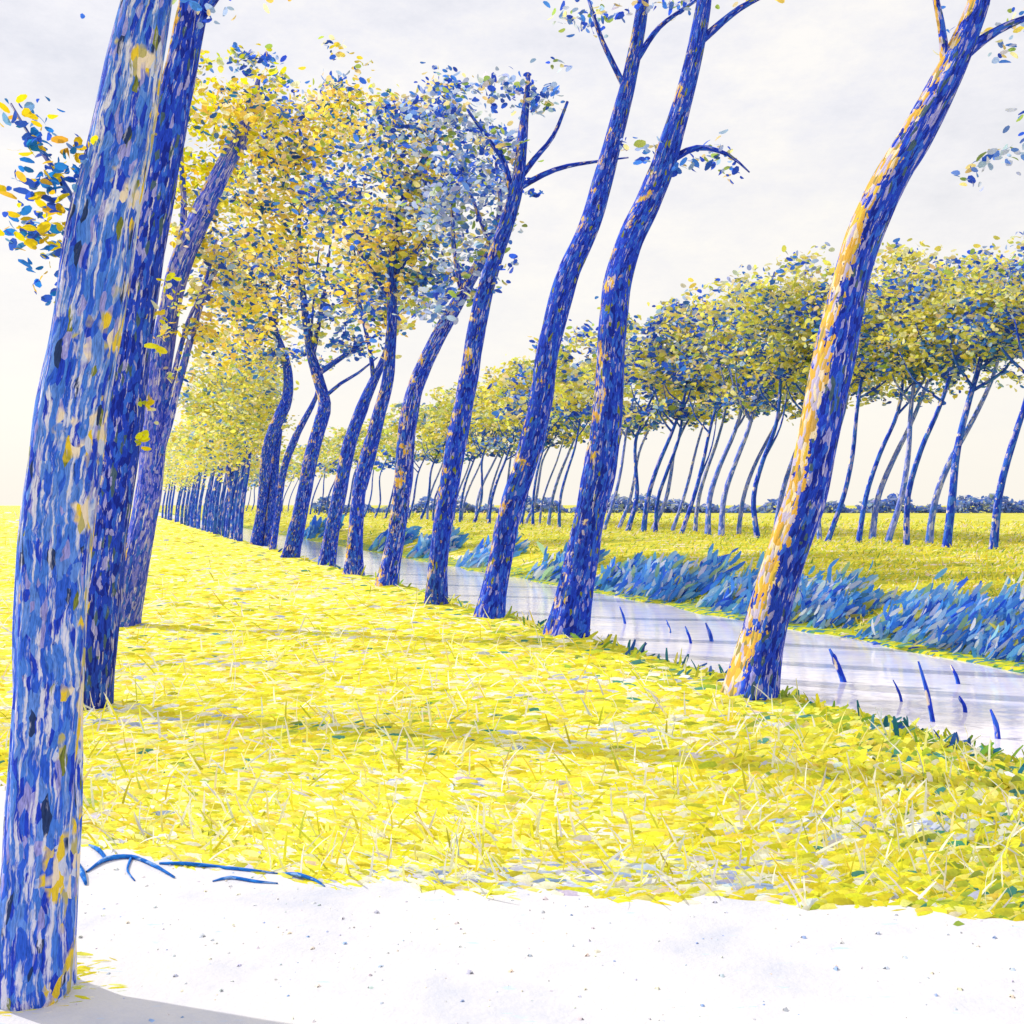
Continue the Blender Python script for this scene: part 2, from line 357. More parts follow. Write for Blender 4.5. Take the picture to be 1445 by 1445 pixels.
px_tree('leaning_tree',
    [(461, 797, 22), (470, 742, 20), (480, 690, 19), (494, 625, 18), (510, 578, 17), (526, 540, 13), (544, 500, 9), (552, 455, 6)],
    [[(526, 540, 7), (520, 490, 6), (505, 420, 5), (498, 350, 3)]],
    [(500, 290, 76, 84, D * .8, OCHRE, BLUES, 0.25), (510, 395, 60, 55, D * .9, OCHRE, BLUES, 0.2), (500, 175, 84, 50, D * .7, OCHRE, OLIVE, 0.3), (470, 110, 50, 26, D * .4, OCHRE, BLUES, 0.3)],
    9, M_bark_blue, 'slim blue tree whose top meets the taller dark trunk on its right', sides=18)
px_tree('leaning_tree',
    [(499, 810, 22), (502, 745, 20), (507, 690, 20), (519, 640, 19), (532, 595, 18), (547, 535, 17), (553, 450, 14), (553, 385, 14), (564, 310, 13), (590, 242, 10), (612, 198, 6), (625, 150, 4)],
    [[(510, 690, 12), (528, 625, 11), (540, 575, 9), (549, 530, 7)], [(568, 290, 6), (562, 245, 5), (564, 190, 3)], [(553, 400, 7), (580, 365, 5), (600, 340, 3)], [(553, 430, 6), (530, 390, 5), (505, 355, 3)]],
    [(545, 350, 66, 80, D, OCHRE, BLUES, 0.15), (575, 240, 72, 66, D, OCHRE, BLUES, 0.15), (545, 440, 52, 40, D * .9, BLUES, OCHRE, 0.3), (605, 395, 50, 56, D * .8, BLUES, OLIVE, 0.3), (570, 155, 76, 44, D * .6, OCHRE, BLUES, 0.1), (600, 290, 44, 80, D * .6, BLUES, OLIVE, 0.3), (610, 110, 46, 24, D * .35, BLUES, OCHRE, 0.2)],
    10, M_bark_blue, 'dark tree with a straight upper trunk in the middle of the near bank foliage', sides=20)
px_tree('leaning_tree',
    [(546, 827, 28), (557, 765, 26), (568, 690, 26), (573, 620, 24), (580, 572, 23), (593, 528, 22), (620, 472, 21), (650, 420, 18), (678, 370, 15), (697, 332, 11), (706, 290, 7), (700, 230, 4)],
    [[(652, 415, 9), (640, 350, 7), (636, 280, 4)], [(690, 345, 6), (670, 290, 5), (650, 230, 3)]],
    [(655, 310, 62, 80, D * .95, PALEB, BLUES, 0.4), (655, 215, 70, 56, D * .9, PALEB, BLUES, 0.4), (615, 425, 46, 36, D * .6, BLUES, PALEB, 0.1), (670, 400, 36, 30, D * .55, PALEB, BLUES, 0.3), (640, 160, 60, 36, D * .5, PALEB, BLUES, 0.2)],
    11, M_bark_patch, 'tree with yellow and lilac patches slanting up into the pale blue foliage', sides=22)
px_tree('leaning_tree',
    [(614, 852, 27), (619, 785, 26), (630, 705, 27), (645, 620, 28), (660, 540, 27), (677, 440, 25), (700, 360, 22), (719, 302, 20), (731, 255, 18), (737, 200, 15), (742, 150, 10), (746, 105, 5)],
    [[(724, 290, 9), (712, 235, 8), (688, 200, 6), (660, 160, 4)], [(730, 262, 9), (752, 232, 8), (780, 198, 6), (800, 150, 4)], [(733, 270, 9), (765, 252, 8), (800, 240, 6), (845, 233, 4), (885, 228, 2)], [(690, 390, 13), (716, 330, 10), (722, 290, 9)]],
    [(695, 240, 40, 60, 1.6, PALEB, BLUES, 0.3), (720, 368, 16, 14, 1.2, BLUES, BLUES, 0), (704, 408, 10, 9, 1.0, BLUES, BLUES, 0), (752, 268, 9, 9, 1.2, BLUES, BLUES, 0), (728, 140, 72, 42, 1.2, PALEB, BLUES, 0.1), (790, 120, 50, 26, .5, BLUES, PALEB, 0.1)],
    11, M_bark_blue, 'tall blue tree forking near the top with one long bare branch reaching right', sides=22)
px_tree('leaning_tree',
    [(691, 872, 36), (703, 805, 32), (722, 715, 33), (744, 648, 33), (764, 560, 32), (777, 480, 31), (800, 392, 31), (834, 312, 30), (850, 258, 28), (866, 198, 26), (888, 110, 22), (905, 20, 16), (915, -60, 10)],
    [[(892, 95, 10), (930, 40, 7), (985, 0, 4)], [(884, 130, 9), (850, 60, 7), (830, 0, 4)]],
    [(888, 214, 36, 17, .8, BLUES, BLUES, 0), (880, -20, 120, 55, .6, BLUES, PALEB, 0.3), (985, -40, 60, 40, .5, BLUES, OCHRE, 0.3)],
    12, M_bark_blue, 'blue tree left of the S-shaped one, leaning steadily right', sides=24)
px_tree('leaning_tree',
    [(799, 897, 48), (815, 815, 44), (832, 730, 42), (848, 655, 42), (859, 565, 40), (865, 470, 40), (872, 400, 40), (890, 340, 38), (914, 290, 37), (934, 240, 34), (947, 198, 32), (972, 110, 26), (992, 10, 20), (1005, -90, 12)],
    [[(944, 225, 12), (985, 205, 8), (1030, 215, 5), (1060, 240, 2)], [(980, 70, 12), (1040, 20, 8), (1100, -10, 4)], [(838, 720, 16), (835, 655, 20), (845, 610, 16), (853, 575, 12)]],
    [(990, 222, 46, 22, 1.1, BLUES, BLUES, 0), (1040, 238, 26, 18, .8, BLUES, BLUES, 0), (920, 212, 18, 14, .8, BLUES, BLUES, 0), (1000, -50, 150, 60, .6, BLUES, OCHRE, 0.3)],
    13, M_bark_blue, 'deep blue S-shaped tree with a spray of blue leaves at its top right', sides=26)
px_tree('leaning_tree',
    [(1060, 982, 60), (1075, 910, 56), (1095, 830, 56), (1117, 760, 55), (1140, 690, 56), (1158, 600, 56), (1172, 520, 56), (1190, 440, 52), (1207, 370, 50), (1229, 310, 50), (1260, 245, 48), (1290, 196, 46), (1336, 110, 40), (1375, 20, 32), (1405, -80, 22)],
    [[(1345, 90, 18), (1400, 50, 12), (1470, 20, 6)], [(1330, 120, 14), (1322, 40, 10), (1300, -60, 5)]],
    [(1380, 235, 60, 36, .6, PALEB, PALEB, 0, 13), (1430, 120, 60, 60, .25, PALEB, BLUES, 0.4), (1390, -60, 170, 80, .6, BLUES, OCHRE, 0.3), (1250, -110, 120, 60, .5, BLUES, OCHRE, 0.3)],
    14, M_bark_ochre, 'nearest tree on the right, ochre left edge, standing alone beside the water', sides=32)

# far end of the near row: trunks one behind another
xs = np.linspace(338, 228, 24)
for i, x in enumerate(xs):
    x = x + rng.uniform(-1.5, 1.5); yb = 730 + .2994 * (x - 225); Y = F * EYE / (yb - PY0); k = F / Y
    w = max(2.2, .27 * k); h = rng.uniform(4.6, 5.6) * k; ln = rng.uniform(.10, .18) * h
    px_tree('distant_tree', [(x, yb, w), (x + ln * .15, yb - h * .3, w * .9), (x + ln * .6, yb - h * .65, w * .8), (x + ln, yb - h, w * .5)], [],
            [(x + ln * .8, yb - h * 1.08, 1.7 * k, 2.2 * k, 1.3, OLIVE, FARGR, 0.0), (x + ln * 1.3, yb - h * 1.5, 1.5 * k, 1.8 * k, 1.2, OLIVE, FARGR, 0.1)],
            max(3.2, .2 * k), M_bark_far, 'slim blue trunk in the dense receding end of the near bank row', group='receding trees at the far end of the near bank row', sides=8, flare=0.1)

# ------------------------------------------------------------------ the land
def land_z(c):
    return np.interp(c, [-900, 5.35, 5.66, 6.05, 6.7, 10.3, 10.75, 11.3, 11.7, 12.6, 14.5, 18, 21.5, 22.3, 24, 900],
                        [0, 0, -0.06, -0.55, -0.9, -0.9, -0.43, -0.40, -0.22, 0.0, 0.22, 0.40, 0.50, 0.47, 0.42, 0.42])
def cz(X, Y):
    return X * B[0] + Y * B[1], X * A[0] + Y * A[1]

def dab_ground(name, stops, sc, stretch, bump=0.5):
    m, nt, out = new_mat(name); L = nt.links.new
    tc = N(nt, 'ShaderNodeTexCoord')
    nz = N(nt, 'ShaderNodeTexNoise'); nz.inputs['Scale'].default_value = 3; nz.inputs['Detail'].default_value = 4
    L(tc.outputs['Object'], nz.inputs['Vector'])
    sub = N(nt, 'ShaderNodeVectorMath', operation='SUBTRACT'); L(nz.outputs['Color'], sub.inputs[0]); sub.inputs[1].default_value = (.5, .5, .5)
    mul = N(nt, 'ShaderNodeVectorMath', operation='SCALE'); L(sub.outputs[0], mul.inputs[0]); mul.inputs['Scale'].default_value = 0.25
    add = N(nt, 'ShaderNodeVectorMath', operation='ADD'); L(tc.outputs['Object'], add.inputs[0]); L(mul.outputs[0], add.inputs[1])
    mp = N(nt, 'ShaderNodeMapping'); mp.inputs['Scale'].default_value = (sc, sc * stretch, sc); mp.inputs['Rotation'].default_value = (0, 0, 0.15); L(add.outputs[0], mp.inputs['Vector'])
    vo = N(nt, 'ShaderNodeTexVoronoi'); vo.inputs['Scale'].default_value = 1; L(mp.outputs[0], vo.inputs['Vector'])
    sep = N(nt, 'ShaderNodeSeparateColor'); L(vo.outputs['Color'], sep.inputs[0])
    big = N(nt, 'ShaderNodeTexNoise'); big.inputs['Scale'].default_value = 0.45; big.inputs['Detail'].default_value = 3; L(tc.outputs['Object'], big.inputs['Vector'])
    mx = N(nt, 'ShaderNodeMath', operation='MULTIPLY_ADD'); L(big.outputs['Fac'], mx.inputs[0]); mx.inputs[1].default_value = 0.5; L(sep.outputs[0], mx.inputs[2])
    sb = N(nt, 'ShaderNodeMath', operation='SUBTRACT'); L(mx.outputs[0], sb.inputs[0]); sb.inputs[1].default_value = 0.25
    r = ramp(nt, stops, 'CONSTANT'); L(sb.outputs[0], r.inputs[0])
    p = N(nt, 'ShaderNodeBsdfPrincipled'); p.inputs['Roughness'].default_value = 0.9; p.inputs['Specular IOR Level'].default_value = 0.1
    L(r.outputs[0], p.inputs['Base Color'])
    b = N(nt, 'ShaderNodeBump'); b.inputs['Strength'].default_value = bump; b.inputs['Distance'].default_value = 0.02
    L(vo.outputs['Distance'], b.inputs['Height']); L(b.outputs[0], p.inputs['Normal'])
    L(p.outputs[0], out.inputs['Surface'])
    return m

yl, lem, cre, olv, lil = lin(248, 234, 60), lin(248, 232, 95), lin(250, 242, 200), lin(200, 196, 40), lin(200, 205, 232)
M_meadow = dab_ground('meadow_turf', [(0, olv), (0.12, yl), (0.45, lem), (0.72, yl), (0.84, cre), (0.95, lil)], 9, 2.2)
M_field = dab_ground('far_field_turf', [(0, lin(165, 178, 60)), (0.25, lin(212, 202, 66)), (0.55, lin(190, 190, 66)), (0.82, lin(224, 212, 110)), (0.96, lin(235, 215, 205))], 2.2, 1.8)
M_bank = dab_ground('bank_turf', [(0, lin(90, 140, 90)), (0.25, lin(170, 180, 50)), (0.6, lin(205, 200, 50)), (0.85, lin(60, 120, 150))], 9, 1.6)

cs = np.unique(np.concatenate([np.array([-900, -500, -250, -120, -60, -35]), np.arange(-24, 5.2, 0.6), np.arange(5.2, 7.2, 0.1), np.array([8, 9, 9.8]),
                               np.arange(10.2, 14, 0.2), np.arange(14, 26, 0.5), np.array([28, 32, 40, 60, 100, 180, 320, 600, 900])]))
ts = np.unique(np.concatenate([np.array([-60, -40, -25, -15]), np.arange(-10, 40, 0.6), np.arange(40, 120, 3), np.array([125, 140, 170, 220, 300, 450, 700, 1100, 1700])]))
CC, TT = np.meshgrid(cs, ts, indexing='ij')
XX = CC * B[0] + TT * A[0]; YY = CC * B[1] + TT * A[1]
def bumpz(X, Y):
    return 0.022 * np.sin(X * 1.9 + 1.3 * np.sin(Y * 1.1)) * np.sin(Y * 1.6 + 0.7) 
edge_w = 0.10 * np.sin(TT * 0.9) + 0.07 * np.sin(TT * 2.3 + 1)        # the banks are not ruled lines
ZZ = land_z(np.where((CC > 4.5) & (CC < 20), CC + edge_w * np.clip((CC - 4.5), 0, 1), CC))
far_fade = np.clip(1 - (np.hypot(XX, YY) - 20) / 40, 0, 1)
ZZ = ZZ + bumpz(XX, YY) * far_fade * np.clip((YY - 5.5) / 2, 0, 1)
G = np.stack([XX, YY, ZZ], -1).reshape(-1, 3)
nc, nt_ = len(cs), len(ts)
idx = np.arange(nc * nt_).reshape(nc, nt_)
quads = np.stack([idx[:-1, :-1], idx[1:, :-1], idx[1:, 1:], idx[:-1, 1:]], -1).reshape(-1, 4)
ground = mesh_quads('ground', G, quads, M_meadow, smooth=True)
ground.data.materials.append(M_bank); ground.data.materials.append(M_field)
cmid = ((cs[:-1] + cs[1:]) / 2)[:, None].repeat(nt_ - 1, 1).ravel()
mi = np.where(cmid < 5.5, 0, np.where(cmid < 11.0, 1, np.where(cmid < 11.5, 1, 2))).astype(np.int32)
ground.data.polygons.foreach_set('material_index', mi)
tag(ground, 'yellow grass meadow falling to the canal and rising again to the far field', 'ground', kind='structure')

# water
def water_material():
    m, nt, out = new_mat('canal_water'); L = nt.links.new
    tc = N(nt, 'ShaderNodeTexCoord')
    mp = N(nt, 'ShaderNodeMapping'); mp.inputs['Rotation'].default_value = (0, 0, -TH); mp.inputs['Scale'].default_value = (1.0, 2.4, 1); L(tc.outputs['Object'], mp.inputs['Vector'])
    n1 = N(nt, 'ShaderNodeTexNoise'); n1.inputs['Scale'].default_value = 2.2; n1.inputs['Detail'].default_value = 4; L(mp.outputs[0], n1.inputs['Vector'])
    n2 = N(nt, 'ShaderNodeTexNoise'); n2.inputs['Scale'].default_value = 1.1; n2.inputs['Detail'].default_value = 5; L(mp.outputs[0], n2.inputs['Vector'])
    r = ramp(nt, [(0.3, lin(214, 214, 240)), (0.5, lin(236, 230, 240)), (0.7, lin(245, 238, 238))]); L(n2.outputs['Fac'], r.inputs[0])
    p = N(nt, 'ShaderNodeBsdfPrincipled'); L(r.outputs[0], p.inputs['Base Color'])
    p.inputs['Roughness'].default_value = 0.04; p.inputs['IOR'].default_value = 1.75
    b = N(nt, 'ShaderNodeBump'); b.inputs['Strength'].default_value = 0.3; b.inputs['Distance'].default_value = 0.02
    L(n1.outputs['Fac'], b.inputs['Height']); L(b.outputs[0], p.inputs['Normal'])
    L(p.outputs[0], out.inputs['Surface'])
    return m
wq, wv = [], []
tw = [-60, 0, 20, 60, 150, 400, 1500]
for t in tw:
    for c in (5.5, 8.5, 11.6):
        wv.append((c * B[0] + t * A[0], c * B[1] + t * A[1], WATER_Z))
for i in range(len(tw) - 1):
    for j in range(2):
        wq.append((i * 3 + j, i * 3 + j + 1, i * 3 + j + 4, i * 3 + j + 3))
tag(mesh_quads('water', wv, wq, water_material()), 'pale lilac canal water', 'water', kind='structure')

# the pale path in the foreground, 8 mm proud of the turf (the turf is level there)
def gpt(x, y):
    Y = F * EYE / (y - PY0); return ((x - PX0) / F * Y, Y)
edge_px = [(-60, 1075), (-10, 1095), (25, 1120), (60, 1165), (100, 1196), (170, 1204), (270, 1222), (360, 1236), (450, 1246), (560, 1254), (700, 1262), (860, 1268), (1000, 1272), (1150, 1278), (1300, 1286), (1460, 1300), (1700, 1325)]
E = np.array([gpt(*p) for p in edge_px])
tE = np.linspace(0, 1, len(E)); tt = np.linspace(0, 1, 160)
ex = np.interp(tt, tE, E[:, 0]); ey = np.interp(tt, tE, E[:, 1])
ey = ey + 0.035 * np.sin(ex * 9) + 0.025 * np.sin(ex * 23 + 1) + 0.02 * rng.standard_normal(160)
ex = np.concatenate([[-9.0], ex, [9.0]]); ey = np.concatenate([[ey[0] + 2.0], ey, [ey[-1] - .4]])
pv, pq = [], []
for i in range(len(ex)):
    for f in np.linspace(0, 1, 9):
        pv.append((ex[i] * (1 if f == 0 else 1), ey[i] * (1 - f) + (-4.0) * f, 0.008))
for i in range(len(ex) - 1):
    for j in range(8):
        pq.append((i * 9 + j, i * 9 + j + 1, (i + 1) * 9 + j + 1, (i + 1) * 9 + j))
def path_material():
    m, nt, out = new_mat('chalk_path'); L = nt.links.new
    tc = N(nt, 'ShaderNodeTexCoord')
    n1 = N(nt, 'ShaderNodeTexNoise'); n1.inputs['Scale'].default_value = 1.7; n1.inputs['Detail'].default_value = 6; n1.inputs['Roughness'].default_value = .65; L(tc.outputs['Object'], n1.inputs['Vector'])
    r = ramp(nt, [(0.32, lin(196, 199, 212)), (0.5, lin(214, 213, 217)), (0.7, lin(222, 219, 214))]); L(n1.outputs['Fac'], r.inputs[0])
    mp = N(nt, 'ShaderNodeMapping'); mp.inputs['Scale'].default_value = (5, 22, 8); mp.inputs['Rotation'].default_value = (0, 0, .25); L(tc.outputs['Object'], mp.inputs['Vector'])
    n2 = N(nt, 'ShaderNodeTexNoise'); n2.inputs['Scale'].default_value = 1; n2.inputs['Detail'].default_value = 4; L(mp.outputs[0], n2.inputs['Vector'])
    r2 = ramp(nt, [(0.66, (0, 0, 0)), (0.72, (1, 1, 1))]); L(n2.outputs['Fac'], r2.inputs[0])
    mx = N(nt, 'ShaderNodeMix', data_type='RGBA'); L(r2.outputs[0], mx.inputs[0]); L(r.outputs[0], mx.inputs['A']); mx.inputs['B'].default_value = (*lin(190, 210, 240), 1)
    p = N(nt, 'ShaderNodeBsdfPrincipled'); p.inputs['Roughness'].default_value = 0.9; L(mx.outputs['Result'], p.inputs['Base Color'])
    n3 = N(nt, 'ShaderNodeTexNoise'); n3.inputs['Scale'].default_value = 45; n3.inputs['Detail'].default_value = 5; L(tc.outputs['Object'], n3.inputs['Vector'])
    b = N(nt, 'ShaderNodeBump'); b.inputs['Strength'].default_value = 0.35; b.inputs['Distance'].default_value = 0.01; L(n3.outputs['Fac'], b.inputs['Height']); L(b.outputs[0], p.inputs['Normal'])
    L(p.outputs[0], out.inputs['Surface'])
    return m
tag(mesh_quads('path', pv, pq, path_material()), 'white chalk path along the front of the meadow', 'path', kind='structure')

# pebbles pressed into the path
m_ = 2600
px_, py_ = rng.uniform(-4.5, 4.5, m_), rng.uniform(1.5, 5.2, m_)
ok = py_ < np.interp(px_, ex, ey) - .03
px_, py_ = px_[ok], py_[ok]; m_ = len(px_)
rr = .004 + .010 * rng.random(m_) ** 3
hexa = np.array([(1, 0, 0), (.5, .87, 0), (-.5, .87, 0), (-1, 0, 0), (-.5, -.87, 0), (.5, -.87, 0), (.35, .3, .6), (-.4, .25, .62), (-.3, -.4, .6), (.4, -.3, .58)])
ang_ = rng.uniform(0, 6.28, m_)
jit = 1 + .22 * rng.standard_normal((m_, 10, 1))
S_ = hexa[None] * jit * rr[:, None, None]
V_ = np.stack([S_[..., 0] * np.cos(ang_)[:, None] - S_[..., 1] * np.sin(ang_)[:, None] + px_[:, None], S_[..., 0] * np.sin(ang_)[:, None] + S_[..., 1] * np.cos(ang_)[:, None] + py_[:, None], S_[..., 2] + .0075], -1)
q_ = np.array([(0, 1, 6, 9), (1, 2, 7, 6), (2, 3, 8, 7), (3, 4, 8, 7), (4, 5, 9, 8), (5, 0, 9, 9), (6, 7, 8, 9)]); q_ = q_[[0, 1, 2, 4, 6]]
q_ = np.vstack([q_, [(3, 4, 8, 3)]])[:5]
Q_ = (q_[None] + (np.arange(m_) * 10)[:, None, None]).reshape(-1, 4)
M_peb = leaf_material('pebble', 0.0, 0.8)
tag(mesh_quads('gravel', V_.reshape(-1, 3), Q_, M_peb, cols=np.repeat(pick([((225, 224, 228), 40), ((200, 206, 222), 25), ((235, 225, 205), 20), ((150, 175, 220), 8)], m_), 10, 0)), 'small pale pebbles scattered over the white path', 'gravel', kind='stuff')

# ------------------------------------------------------------------ grass
GRASS = [((250, 238, 60), 38), ((250, 236, 95), 20), ((252, 244, 140), 10), ((254, 250, 228), 14), ((232, 226, 50), 13), ((208, 208, 56), 4), ((216, 220, 244), 1)]
GRASS_W = [((254, 250, 226), 30), ((252, 244, 140), 14), ((250, 238, 60), 14), ((214, 217, 242), 24), ((222, 216, 60), 8), ((165, 182, 228), 10)]
GREEN = [((208, 212, 60), 30), ((228, 222, 60), 26), ((165, 188, 70), 20), ((80, 150, 140), 7), ((244, 234, 110), 17)]
TEAL = [((30, 110, 130), 30), ((40, 90, 170), 25), ((120, 160, 50), 25), ((190, 195, 50), 20)]
def path_edge_y(X):
    return np.interp(X, ex, ey)
def grass_patch(name, n, xr, yr, Lpx, Wpx, palf, label, keep, wind=(0.5, 0.05), up=(0.35, 1.0), hz=0.0, prof=(0.7, 1.0, 0.9, 0.45), flow=False):
    x = rng.uniform(*xr, n); y = rng.uniform(*yr, n)
    h = EYE - hz
    Y = F * h / (y - PY0); X = (x - PX0) / F * Y
    c, t = cz(X, Y); k = keep(X, Y, c, t)
    X, Y, c, t, x, y = [v[k] for v in (X, Y, c, t, x, y)]
    n = len(X)
    Z = land_z(c) + bumpz(X, Y) * np.clip(1 - (np.hypot(X, Y) - 20) / 40, 0, 1) * np.clip((Y - 5.5) / 2, 0, 1) - 0.004
    P = np.stack([X, Y, Z], 1)
    u = rng.uniform(up[0], up[1], n)
    if flow:      # the wind lays the grass in swathes that turn slowly over the meadow
        phi = 0.15 + 1.1 * fbm(P, .8, 3.0) + .38 * rng.standard_normal(n) + np.pi * (rng.random(n) < .12)
        u = u + np.clip(.28 * (X + .5) / 2.5, 0, .45) * rng.random(n)
        ax = np.stack([np.cos(phi), np.sin(phi), u], 1)
        no = np.stack([0.22 * rng.standard_normal(n), -0.6 + 0.22 * rng.standard_normal(n), 1.0 + .2 * rng.standard_normal(n)], 1)
    else:
        ax = np.stack([wind[0] + 0.55 * rng.standard_normal(n), wind[1] + 0.5 * rng.standard_normal(n), u], 1)
        no = np.stack([0.5 * rng.standard_normal(n), -0.7 + 0.4 * rng.standard_normal(n), 0.8 + .3 * rng.standard_normal(n)], 1)
    g_ = np.clip((7.0 / Y) ** 0.6, .35, 1.35)
    Ls = Y / F * rng.uniform(*Lpx, n) * g_; W = Y / F * rng.uniform(*Wpx, n) * g_
    V, Q = dabs(P, ax, no, Ls, W, bend=0.25, root=True, prof=prof)
    col = palf(P, c, t, n)
    o = mesh_quads(name, V, Q, M_grass, cols=np.repeat(col, 8, axis=0))
    return tag(o, label, 'grass', kind='stuff')

def near_cols(P, c, t, n):
    f = fbm(P * np.array([.55, 3.2, 1]), 1.6) + 0.22 * rng.standard_normal(n)  # sideways lilac bands in the blade colour imitate shadow streaks
    col = np.where((f > 0.58)[:, None], pick(GRASS_W, n), pick(GRASS, n))
    g = (c > 4.9 + 0.5 * rng.standard_normal(n)) | (fbm(P, 0.9, 5.0) + .4 * rng.standard_normal(n) > 0.85)
    return np.where(g[:, None], pick(GREEN, n), col)
in_meadow = lambda X, Y, c, t: (c < 5.64) & ((Y > path_edge_y(X) + 0.02 * rng.standard_normal(len(X))) | (np.hypot(X + 1.67, Y - 3.43) < .20 + .05 * rng.standard_normal(len(X))))
grass_patch('meadow_grass', 120000, (-500, 1950), (722, 1440), (15, 32), (6, 11.5), near_cols,
            'yellow meadow grass with cream and olive blades in front of the trees', in_meadow, up=(0.05, .30), flow=True, prof=(.6, 1, 1, .6))
STRAW = [((254, 250, 228), 40), ((250, 240, 150), 24), ((248, 232, 60), 20), ((226, 228, 244), 10), ((200, 200, 60), 6)]
grass_patch('pale_straw', 6000, (-500, 1950), (724, 1345), (24, 46), (1.6, 3.4), lambda P, c, t, n: pick(STRAW, n),
            'thin pale straws standing through the yellow meadow grass', in_meadow, up=(0.35, 1.3), wind=(-.15, 0), prof=(0.8, 1, .8, .3))
def fringe_cols(P, c, t, n):
    f = fbm(P, 1.6) + .5 * rng.standard_normal(n)
    return np.where((f > np.where(P[:, 0] > 1.6, -.35, .15))[:, None], pick(TEAL, n), pick(GREEN, n))
grass_patch('bank_grass', 22000, (100, 1950), (724, 1345), (14, 34), (4, 8), fringe_cols,
            'green and teal blades fringing the near edge of the canal', lambda X, Y, c, t: (c > 5.3 + .1 * rng.standard_normal(len(c))) & (c < 5.8) & (Y > 4), up=(0.4, 1.0), wind=(0.25, -.1))
FARB = [((244, 228, 70), 32), ((224, 216, 70), 28), ((194, 204, 70), 18), ((246, 232, 190), 12), ((250, 224, 220), 6), ((120, 160, 90), 6)]
grass_patch('far_bank_grass', 60000, (330, 1900), (716, 860), (8, 18), (2.5, 4.5), lambda P, c, t, n: pick(FARB, n),
            'yellow green grass on the slope of the far bank', lambda X, Y, c, t: (c > 11.2) & (c < 60), hz=0.3, wind=(0.35, -.1), up=(0.3, .8))
LEDGE = [((240, 214, 50), 30), ((50, 100, 205), 30), ((200, 200, 60), 16), ((40, 80, 190), 14), ((235, 220, 180), 10)]
grass_patch('waterside_grass', 9000, (330, 1900), (730, 990), (10, 26), (3, 6), lambda P, c, t, n: pick(LEDGE, n),
            'yellow and blue sedge lying along the far water edge', lambda X, Y, c, t: (c > 10.65) & (c < 11.35), hz=-0.42, wind=(0.9, -.25), up=(0.05, .35))

# ------------------------------------------------------------------ reed clumps on the far water edge
REED = [((84, 158, 252), 28), ((112, 184, 252), 26), ((158, 204, 254), 16), ((66, 120, 245), 10), ((232, 238, 255), 18), ((175, 210, 160), 8), ((215, 212, 100), 5)]
def reed_clump(x, ybase, wpx, hpx, label):
    Y = F * (EYE - WATER_Z - 0.1) / (ybase - PY0)
    cx = (x - PX0) / F * Y
    c, t = cz(cx, Y)
    c = 11.55; # every clump is rooted on the far water edge
    org = np.array([c * B[0] + t * A[0], c * B[1] + t * A[1], float(land_z(11.55))])
    k = Y / F; n = int(70 + 1.2 * wpx)
    tt_ = rng.normal(0, wpx * k * 0.42, n); dc = rng.normal(0, 0.28, n)
    cc_ = c + np.clip(dc, -.45, .9); P = np.stack([cc_ * B[0] + (t + tt_) * A[0], cc_ * B[1] + (t + tt_) * A[1], land_z(cc_) - .02], 1)
    P[:, 0] += rng.normal(0, wpx * k * .25, n)
    c2, t2 = cz(P[:, 0], P[:, 1]); c2 = np.clip(c2, 11.1, 12.4); 
    P = np.stack([c2 * B[0] + t2 * A[0], c2 * B[1] + t2 * A[1], land_z(c2) - .02], 1)
    fall = np.exp(-((t2 - t) / (wpx * k * 0.75 + .05)) ** 2)
    Ls = hpx * k * 0.84 * (0.3 + 0.85 * rng.random(n)) * (0.35 + 0.65 * fall)
    ax = np.stack([1.0 + 0.36 * rng.standard_normal(n), -.1 + .3 * rng.standard_normal(n), np.full(n, 1.0)], 1)
    no = np.stack([.3 * rng.standard_normal(n), -1 + .3 * rng.standard_normal(n), .5 * np.ones(n)], 1)
    W = k * rng.uniform(3.5, 7, n)
    V, Q = dabs(P, ax, no, Ls, W, bend=0.22, root=True, prof=(0.5, 1, .95, .5))
    # short leafy dabs through the clump
    m = int(n * 5); i = rng.integers(0, n, m); u = rng.uniform(.08, 1.0, m) ** .9
    P2 = P[i] + unit(ax[i]) * (Ls[i] * u)[:, None] + rng.normal(0, .09, (m, 3))
    ax2 = ax[i] + .3 * rng.standard_normal((m, 3)); L2 = k * rng.uniform(13, 28, m)
    V2, Q2 = dabs(P2, ax2, no[i] + .5 * rng.standard_normal((m, 3)), L2, L2 * .27)
    col = np.vstack([np.repeat(pick(REED, n), 8, 0), np.repeat(pick(REED, m), 8, 0)])
    root = empty('reed_clump', org, label, 'reeds', 'blue reed clumps along the far water edge')
    mesh_quads('leaves', np.vstack([V, V2]), np.vstack([Q, Q2 + len(V)]), M_reed, root, org, cols=col)
